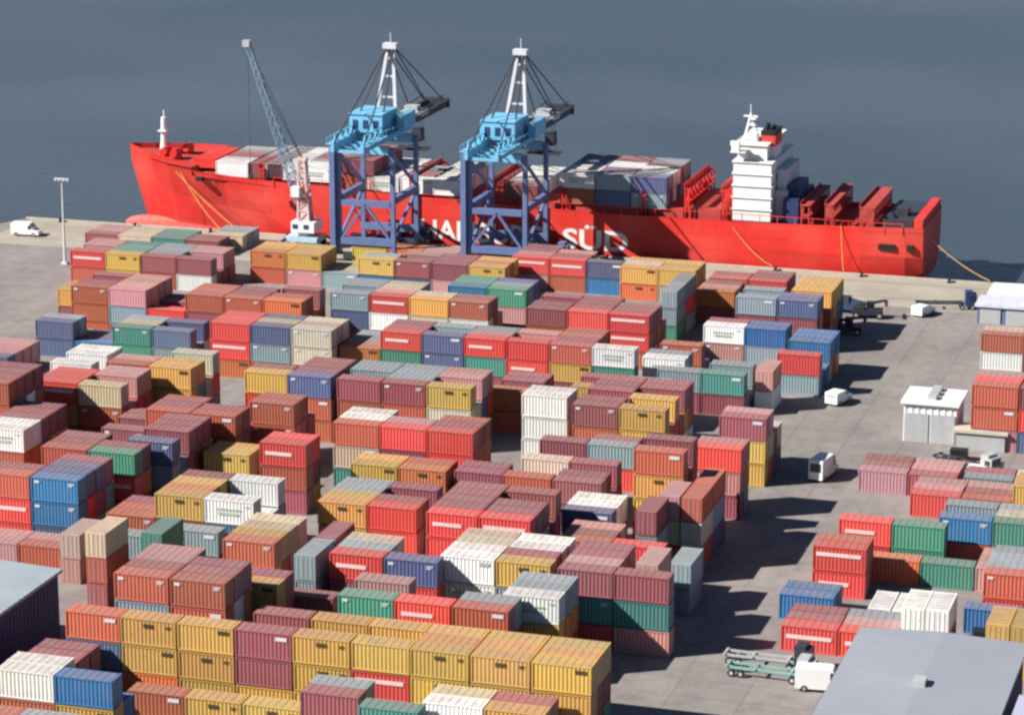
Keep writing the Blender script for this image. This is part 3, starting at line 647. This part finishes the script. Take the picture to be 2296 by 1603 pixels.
# ------------------------------------------------------------------ ship-to-shore cranes
def sts(x0,label,trolley_y):
    W=9.6;ys,yl=QY-3.2,QY-15.2;r=empty('gantry_crane',(x0+W/2,(ys+yl)/2,0));ox,oy=x0+W/2,(ys+yl)/2
    def pb(b,name,m,parent=None):
        b.v=[(x-(ox if parent is None else 0),y-(oy if parent is None else 0),z) for x,y,z in b.v]
        return b.build(name,m,parent or r)
    def P(b,name,m,parent):   # sub-part in crane coordinates
        b.v=[(x-ox,y-oy,z) for x,y,z in b.v];return b.build(name,m,parent)
    for x in (x0,x0+W):
        for y in (ys,yl):
            lg=pb(MB().box(x-.36,y-.38,1.6,x+.36,y+.38,19.8),'leg',M['lilac'])
            bg_=MB()
            for k in (-1,1):
                bg_.box(x+k*1.6-.9,y-.4,.5,x+k*1.6+.9,y+.4,1.1)
                for q_ in (-.45,.45): bg_.cyl((x+k*1.6+q_,y-.22,.42),(x+k*1.6+q_,y+.22,.42),.42,n=12)
            bg_.box(x-2.2,y-.3,1.1,x+2.2,y+.3,1.6);P(bg_,'bogie',M['dark'],lg)
    for y in (ys,yl): pb(MB().box(x0-.4,y-.45,3.,x0+W+.4,y+.45,4.2),'sill_beam',M['lilac'])
    for y in (ys,yl): pb(MB().box(x0+.5,y-.5,18.6,x0+W-.5,y+.5,20.),'portal_beam',M['sky'])
    for x in (x0,x0+W): pb(MB().box(x-.45,yl+.6,10.2,x+.45,ys-.6,11.3).bar((x,yl,4.),(x,ys,10.4),.45).bar((x,ys,11.2),(x,yl,18.6),.45),'side_brace',M['lilac'])
    pb(MB().bar((x0+.6,yl-.2,4.2),(x0+W/2,yl-.2,10.),.4).bar((x0+W-.6,yl-.2,4.2),(x0+W/2,yl-.2,10.),.4).box(x0+.5,yl-.4,9.6,x0+W-.5,yl+.4,10.6),'portal_brace',M['lilac'])
    xc=x0+W/2
    for s in (-1,1):
        b=MB().box(xc+s*2.6-.3,QY-24,20.3,xc+s*2.6+.3,QY+.5,21.6);pb(b,'main_girder',M['sky'])
    b=MB()
    for s in (-1,1):
        for k in range(8): b.bar((xc+s*2.6,QY-23.6+k*2.7,21.6),(xc+s*2.6,QY-22.2+k*2.7,23.),.18);b.bar((xc+s*2.6,QY-22.2+k*2.7,23.),(xc+s*2.6,QY-20.9+k*2.7,21.6),.18)
        b.bar((xc+s*2.6,QY-23,23.),(xc+s*2.6,QY-2,23.),.2)
    for k in range(10): b.box(xc-2.2,QY-23.6+k*2.6,20.2,xc+2.2,QY-23.2+k*2.6,20.6)
    for s in (-1,1):
        b.bar((xc+s*3.6,QY-24,22.6),(xc+s*3.6,QY,22.6),.1);b.box(xc+s*3.0,QY-24,21.5,xc+s*3.75,QY,21.58) if s>0 else b.box(xc-3.75,QY-24,21.5,xc-3.,QY,21.58)
        for k in range(14): b.bar((xc+s*3.6,QY-23.8+k*1.8,21.5),(xc+s*3.6,QY-23.8+k*1.8,22.6),.08)
    pb(b,'walkway',M['sky'])
    # boom out over the ship
    b=MB()
    by0,by1=QY+.9,QY+22.5
    for s in (-1,1):
        b.box(xc+s*1.9-.28,by0,20.4,xc+s*1.9+.28,by1,21.5)
        b.bar((xc+s*1.9,by0,21.5),(xc+s*1.9,by1-2,22.7),.16)
    for k in range(7): b.box(xc-1.7,by0+k*2.9,20.6,xc+1.7,by0+.3+k*2.8,20.9)
    b.box(xc-2.4,by1-.6,20.2,xc+2.4,by1,21.9);pb(b,'boom',M['dark'])
    # apex frame
    b=MB();ap=(xc,QY-2.,34.8)
    for s in (-1,1): b.bar((xc+s*1.9-.6,ys,21.5),(xc+s*.45,QY-2.,34.6),.62,.45)
    for k in (.35,.62,.85): b.bar((xc-2.5*(1-k)-.45*k,ys*(1-k)+(QY-2)*k,21.5+13.1*k),(xc+1.3*(1-k)+.45*k,ys*(1-k)+(QY-2)*k,21.5+13.1*k),.3)
    b.box(xc-1.2,QY-2.8,34.3,xc+1.2,QY-1.2,35.2);b.bar((xc,QY-2,35.2),(xc,QY-2,37.),.12);pb(b,'apex_frame',M['pale'])
    b=MB()
    for s in (-1,1):
        b.bar((xc+s*.6,QY-2,34.6),(xc+s*1.9,QY+13,21.6),.16);b.bar((xc+s*.6,QY-2,34.6),(xc+s*1.9,by1-2,21.8),.16);b.bar((xc+s*.6,QY-2,34.6),(xc+s*2.6,QY-23,21.6),.2);b.bar((xc+s*.6,QY-2,34.6),(xc+s*2.6,yl,21.6),.26)
    pb(b,'stay',M['dark'])
    mh=pb(MB().box(xc-3.2,QY-14,21.9,xc+2.6,QY-6.5,24.9).box(xc-3.3,QY-14.2,24.9,xc+2.7,QY-6.3,25.1),'machinery_house',M['sky'])
    for k in range(3): P(MB().box(xc-2.6+k*1.8,QY-14.08,22.6,xc-1.7+k*1.8,QY-13.95,24.0),'louvre',M['navy'],mh)
    pb(MB().box(xc-5.2,QY-8.4,21.6,xc-3.9,QY-4.5,23.6),'electrical_cabin',M['sky']);pb(MB().box(xc+3.4,QY-9,21.6,xc+4.7,QY-3,24.2),'electrical_cabin',M['sky'])
    ty=trolley_y
    tr=pb(MB().box(xc-2.3,ty-2,21.0,xc+2.3,ty+2,21.9).box(xc-1.2,ty-1,21.9,xc+1.2,ty+1,22.7),'trolley',M['grey'])
    P(MB().box(xc+1.4,ty-4.4,17.2,xc+3.0,ty-2.4,19.4),'operator_cab',M['dark'],tr)
    cb=MB()
    for sx in (-1,1):
        for sy in (-.8,.8): cb.bar((xc+sx*1.4,ty+sy,21.),(xc+sx*2.2,ty+sy,15.2),.07)
    P(cb,'hoist_rope',M['dark'],tr)
    P(MB().box(xc-3.,ty-1.1,14.9,xc+3.,ty-.8,15.3).box(xc-3.,ty+.8,14.9,xc+3.,ty+1.1,15.3).box(xc-.8,ty-1.1,14.9,xc+.8,ty+1.1,15.6),'spreader',M['dark'],tr)
    pb(MB().bar((x0-.9,yl-.5,1.2),(x0-.9,yl-.5,19.5),.9),'stair_tower',M['lilac'])
    tag(r,label,'crane','quayside gantry cranes')
sts(-169.5,'left blue gantry crane reaching over the ship near its bow half',QY+9)
sts(-146.4,'right blue gantry crane reaching over the ship above the white lettering',QY+12)
# ------------------------------------------------------------------ mobile harbour crane
r=empty('mobile_crane',(-178.8,QY-7,0));tag(r,'slim mobile harbour crane with pale tower and long blue-grey jib left of the gantries','crane')
ub=MB().box(-2.9,-2.2,1.2,2.9,2.2,2.1)
un=ub.build('chassis',mat('pale_blue_paint',(.42,.56,.66),.5),r)
for sx in (-1,1):
    for k in range(4):
        x=-2.3+k*1.5;MB().cyl((x,sx*2.2,.62),(x,sx*2.75,.62),.62,n=14).build('wheel',M['tyre'],un)
for sx in (-1,1): MB().bar((sx*2.9,-2.,1.6),(sx*4.2,-3.4,.6),.45).bar((sx*2.9,2.,1.6),(sx*4.2,3.4,.6),.45).box(sx*4.2-.5,-3.9,0.01,sx*4.2+.5,-2.9,.5).box(sx*4.2-.5,2.9,0.01,sx*4.2+.5,3.9,.5).build('outrigger',M['navy'],un)
hs=MB().cyl((0,0,2.1),(0,0,2.9),1.4,n=16).box(-1.9,-2.1,2.9,2.3,2.4,4.7);hs=hs.build('machinery_house',M['white'],r)
MB().box(-1.6,-2.14,3.5,-.6,-2.1,4.3).build('louvre',M['navy'],hs);MB().box(.4,-2.14,3.5,1.4,-2.1,4.3).build('louvre',M['navy'],hs)
tw=MB().lattice((0,0,4.7),(-.4,0,15.2),2.0,1.1,6,.28).box(-.9,-.9,4.7,.9,.9,7.2).box(-1.1,-.6,15.,.5,.6,15.6).build('tower',M['pink'],r)
MB().box(-1.9,-1.9,9.0,-.4,-.6,10.7).build('operator_cab',M['white'],tw)
jt=(-12.,5.,33.8)
MB().lattice((-1.0,.4,7.6),jt,1.5,.7,16,.14).build('jib',M['bluegrey'],r)
MB().box(jt[0]-.8,jt[1]-.6,jt[2]-.4,jt[0]+.5,jt[1]+.6,jt[2]+.7).build('jib_head',M['grey'],r)
MB().bar((-.4,.1,15.4),(jt[0]*.97,jt[1]*.97,jt[2]*.985),.1).bar((-.4,-.3,15.4),(jt[0]*.8,jt[1]*.8,28.6),.1).bar((jt[0],jt[1],jt[2]),(jt[0],jt[1],11),.07).box(jt[0]-.3,jt[1]-.3,10.1,jt[0]+.3,jt[1]+.3,11.).build('hoist_rope',M['dark'],r)
# ------------------------------------------------------------------ lamp masts
def mast(px,h,label,heads=2):
    x,y=px;r=empty('lamp_mast',(x,y,0));tag(r,label,'lamp',None)
    MB().box(-.5,-.5,0,.5,.5,.35).cyl((0,0,.35),(0,0,h),.24,.12,n=10).build('pole',M['pale'],r)
    lm_=MB().box(-1.3,-.12,h-.1,1.3,.12,h+.05).build('crossarm',M['pale'],r)
    for k in (-1.1,-.4,.4,1.1): MB().box(k-.22,-.35,h-.38,k+.22,.15,h-.1).build('floodlight',M['grey'],lm_)
mast(unp(146,592),14.6,'tall pale lamp mast alone at the far left end of the yard')
# ------------------------------------------------------------------ vehicles
def wheels(parent,pts,r_=.5,wd=.32):
    for x,y in pts: 
        o=MB().cyl((x,y-wd/2,r_),(x,y+wd/2,r_),r_,n=16).build('wheel',M['tyre'],parent)
        MB().cyl((x,y-wd/2-.015,r_),(x,y+wd/2+.015,r_),r_*.5,n=10).build('rim',M['grey'],o)
def truck(x,y,rz,cab,trailer,label,box=None,boxlen=6.06,group='trucks and trailers on the terminal'):
    r=empty('truck',(x,y,0),rz);r.scale=(.84,.84,.84);tag(r,label,'truck',group)
    if cab is not None:
        c=MB().box(3.6,-1.2,.75,5.7,1.2,3.0).box(3.6,-1.1,3.0,5.0,1.1,3.45).build('cab',cab,r)
        MB().box(5.7,-1.05,1.7,5.73,1.05,2.7).box(4.4,-1.23,1.8,5.4,-1.2,2.6).box(4.4,1.2,1.8,5.4,1.23,2.6).build('window',M['glass'],c)
        MB().box(5.7,-.9,.8,5.78,.9,1.25).build('grille',M['black'],c);MB().box(5.7,-1.15,.85,5.77,-.9,1.1).build('headlight',M['pale'],c);MB().box(5.7,.9,.85,5.77,1.15,1.1).build('headlight',M['pale'],c)
        wheels(r,[(4.9,-1.05),(4.9,1.05),(3.0,-1.05),(3.0,1.05)])
    MB().box(-5.6,-.95,1.02,3.4,-.7,1.32).box(-5.6,.7,1.02,3.4,.95,1.32).box(-5.6,-1.2,1.25,-5.3,1.2,1.4).box(-2,-1.2,1.2,-1.7,1.2,1.38).box(2.6,-1.2,1.2,2.9,1.2,1.38).build('trailer',trailer,r)
    wheels(r,[(-4.8,-1.05),(-4.8,1.05),(-3.6,-1.05),(-3.6,1.05)])
    return r
def reach(x,y,rz,m,label):
    r=empty('reach_stacker',(x,y,0),rz);r.scale=(.72,.72,.72);tag(r,label,'lift truck','container handlers on the yard')
    bd=MB().box(-3.6,-1.5,.9,3.,1.5,1.9).box(-3.6,-1.4,1.9,-1.2,1.4,2.6).build('body',m,r)
    c=MB().box(-.6,-.75,1.9,1.1,.75,3.6).build('cab',M['dark'],r);MB().box(1.1,-.6,2.4,1.13,.6,3.4).box(-.4,-.78,2.4,.9,-.75,3.4).build('window',M['glass'],c)
    MB().bar((-3.0,0,2.5),(3.6,0,3.9),.7,.5).build('boom',m,r);sp=MB().box(3.4,-2.6,3.1,3.9,2.6,3.4).box(3.3,-.6,3.0,4.0,.6,3.9).build('spreader',M['dark'],r)
    wheels(r,[(2.2,-1.6),(2.2,1.6),(-2.8,-1.4),(-2.8,1.4)],.8,.6)
def van(x,y,rz,m,label,L_=5.2,Hh=2.3):
    r=empty('van',(x,y,0),rz);tag(r,label,'van','vans and cars on the terminal')
    b=MB();P=[(-L_/2,.35),(L_/2,.35),(L_/2,1.0),(L_/2-.9,1.25),(L_/2-1.7,Hh-.05),(L_/2-2.,Hh),(-L_/2+.1,Hh),(-L_/2,Hh-.2)];n=len(P)
    b.add([(x_,-.95,z) for x_,z in P]+[(x_,.95,z) for x_,z in P],[tuple(range(n)),tuple(range(2*n-1,n-1,-1))]+[(i,i+n,(i+1)%n+n,(i+1)%n) for i in range(n)])
    bd=b.build('body',m,r);MB().box(L_/2-1.95,-.97,1.3,L_/2-1.3,.97,Hh-.35).box(-L_/2-.02,-.75,1.35,-L_/2+.02,.75,Hh-.4).build('window',M['glass'],bd)
    MB().box(L_/2-.05,-.85,.7,L_/2+.02,-.55,.9).build('headlight',M['pale'],bd);MB().box(L_/2-.05,.55,.7,L_/2+.02,.85,.9).build('headlight',M['pale'],bd)
    wheels(r,[(L_/2-.95,-.85),(L_/2-.95,.85),(-L_/2+1,-.85),(-L_/2+1,.85)],.36,.24)
p=unp
van(*p(1880,903),1.25,M['white'],'white van on the roadway right of the pale blue container',4.4,1.9)
van(*p(1846,1068),1.4,M['white'],'white van standing alone on the roadway between the two yards',5.8,2.9)
truck(*p(1728,1520),-.05,M['grey'],M['teal'],'long pale green flatbed truck beside the grey warehouse')
truck(*p(1722,1492),-.03,M['dark'],M['grey'],'grey flatbed trailer truck parked behind the pale green one')
van(*p(1844,1546),0.1,M['white'],'white van at the left corner of the grey warehouse',5.6,2.6)
reach(*p(1900,748),.1,M['dark'],'dark container handler beside the blue-roofed stack near the quay')
reach(*p(1948,712),.2,M['dark'],'second dark container handler further along the quay apron')
reach(*p(1900,700),2.9,M['navy'],'dark blue container handler close to the yellow corner stack')
truck(*p(2120,692),.25,M['navy'],M['dark'],'dark truck and trailer by the white roofed sheds near the quay')
van(*p(2070,706),1.2,M['white'],'small white van left of the dark truck near the quay',4.2,1.7)
van(*p(60,528),.05,M['white'],'white van at the far left tip of the quay')
for k,(vx,vy) in enumerate(((845,541),(905,545),(1150,571),(1215,577))):
    truck(*p(vx,vy),0.0,M['navy'] if k<2 else M['lilac'],M['navy'],['dark blue truck between the legs of the left gantry crane','dark blue truck by the right legs of the left gantry crane','faded blue truck by the left legs of the right gantry crane','faded blue truck by the right legs of the right gantry crane'][k])
truck(*p(2165,1052),-.5,M['grey'],M['dark'],'grey truck parked in front of the low white shed on the right')
# ------------------------------------------------------------------ buildings
def shed(x0,y0,x1,y1,h,wall_m,roof_m,label,ribs=True,name='warehouse',doors=0):
    r=empty(name,((x0+x1)/2,(y0+y1)/2,0));tag(r,label,'building');cx,cy=(x0+x1)/2,(y0+y1)/2;a,b_=(x1-x0)/2,(y1-y0)/2
    wm=MB();n1=max(4,int((x1-x0)/.8));n2=max(4,int((y1-y0)/.8))
    wall(wm,-a,-b_,a,-b_,0,h,n1,.09);wall(wm,a,b_,-a,b_,0,h,n1,.09);wall(wm,-a,b_,-a,-b_,0,h,n2,.09);wall(wm,a,-b_,a,b_,0,h,n2,.09)
    wm.build('wall',wall_m,r)
    g=a*(.045 if ribs else .012)
    rm=MB().add([(-a-.4,-b_-.4,h),(0,-b_-.4,h+g),(a+.4,-b_-.4,h),(-a-.4,b_+.4,h),(0,b_+.4,h+g),(a+.4,b_+.4,h),(-a-.4,-b_-.4,h-.35),(a+.4,-b_-.4,h-.35),(-a-.4,b_+.4,h-.35),(a+.4,b_+.4,h-.35)],
      [(0,1,4,3),(1,2,5,4),(6,7,2,1,0),(9,8,3,4,5),(0,3,8,6),(2,7,9,5),(6,8,9,7)])
    if ribs:
        k=int(2*b_/1.2)
        for i in range(k+1):
            y=-b_+i*2*b_/k
            for s in (-1,1): rm.add([(0,y-.05,h+g+.06),(s*(a+.35),y-.05,h+.06),(s*(a+.35),y+.05,h+.06),(0,y+.05,h+g+.06),(0,y-.05,h+g),(s*(a+.35),y-.05,h),(s*(a+.35),y+.05,h),(0,y+.05,h+g)],[(0,1,2,3) if s<0 else (3,2,1,0),(0,4,5,1),(3,2,6,7),(1,5,6,2)])
    ro=rm.build('roof',roof_m,r)
    for i in range(3): MB().box(-.6,-b_*.7+i*b_*.6,h+g-.1,.6,-b_*.7+i*b_*.6+min(1.6,b_*.5),h+g+.55).build('roof_vent',M['grey'],ro)
    for i in range(doors):
        x=-a+(i+.5)*2*a/doors;MB().box(x-1.6,-b_-.12,0.02,x+1.6,-b_+.02,min(4,h-.6)).build('door',M['grey'],r)
    return r
shed(-165,222,-133.4,268.6,9.,M['navy'],mat('pale_blue_grey_roof',(.30,.345,.385),.6,0,.12,.15),'big warehouse with dark blue walls and pale grey roof at the left edge',doors=3)
shed(-47.8,215,-31.7,276,9.,M['navy'],mat('blue_grey_sheet_roof',(.27,.29,.335),.55,0,.06,.1),'wide warehouse with plain blue-grey roof in the lower right corner',doors=2)
shed(-30,205,-14,262,9.,M['navy'],mat('lilac_sheet_roof',(.38,.38,.50),.55,0,.06,.1),'second warehouse with lilac-grey roof at the extreme right edge',doors=2)
x,y=p(2024,988);shed(x,y,x+7.0,y+7,5.6,M['white'],M['white'],'white office building with flat roof beside the roadway on the right',False,'office_building',2)
x,y=p(2143,1006);shed(x,y,x+6.4,y+3.0,2.7,M['white'],M['beige'],'low white shed with beige roof right of the white office building',False,'shed',2)
x,y=p(2248,1010);shed(x,y,x+9,y+6,5.2,M['white'],M['white'],'white building cut by the right edge behind the low shed',False,'office_building',2)
x,y=p(2190,724);shed(x,y,x+16,y+6,3.,M['lilac'],mat('pale_lilac_roof',(.55,.56,.68),.5),'long shed with pale blue roof at the right edge near the quay',False,'shed',4)
x,y=p(2218,690);shed(x,y,x+18,y+7,2.4,M['lilac'],M['white'],'long shed with bright white roof at the right edge behind the blue one',False,'shed',4)
# small clutter around the sheds: each one its own thing
cl=[((2150,1030),M['black'],'black crate left of the grey truck'),((2100,1062),M['beige'],'beige crate below the white office building'),((2230,1060),M['pale'],'pale crate near the right edge below the white building'),((2080,1075),M['dark'],'dark crate lowest of those in front of the office building'),
((2190,1068),M['white'],'white crate below the grey truck'),((2205,1440),M['grey'],'grey crate on the right, just above the warehouse roof')]
for (q_,m_,l_) in cl:
    x,y=p(*q_);tag(MB().box(-1.1,-.8,.12,1.1,.8,1.3).box(-1.15,-.85,1.3,1.15,.85,1.42).box(-1.1,-.7,0.01,-.8,.7,.12).box(.8,-.7,0.01,1.1,.7,.12).build('crate',m_,None,(x,y,0)),l_,'crate','loose crates on the terminal ground')
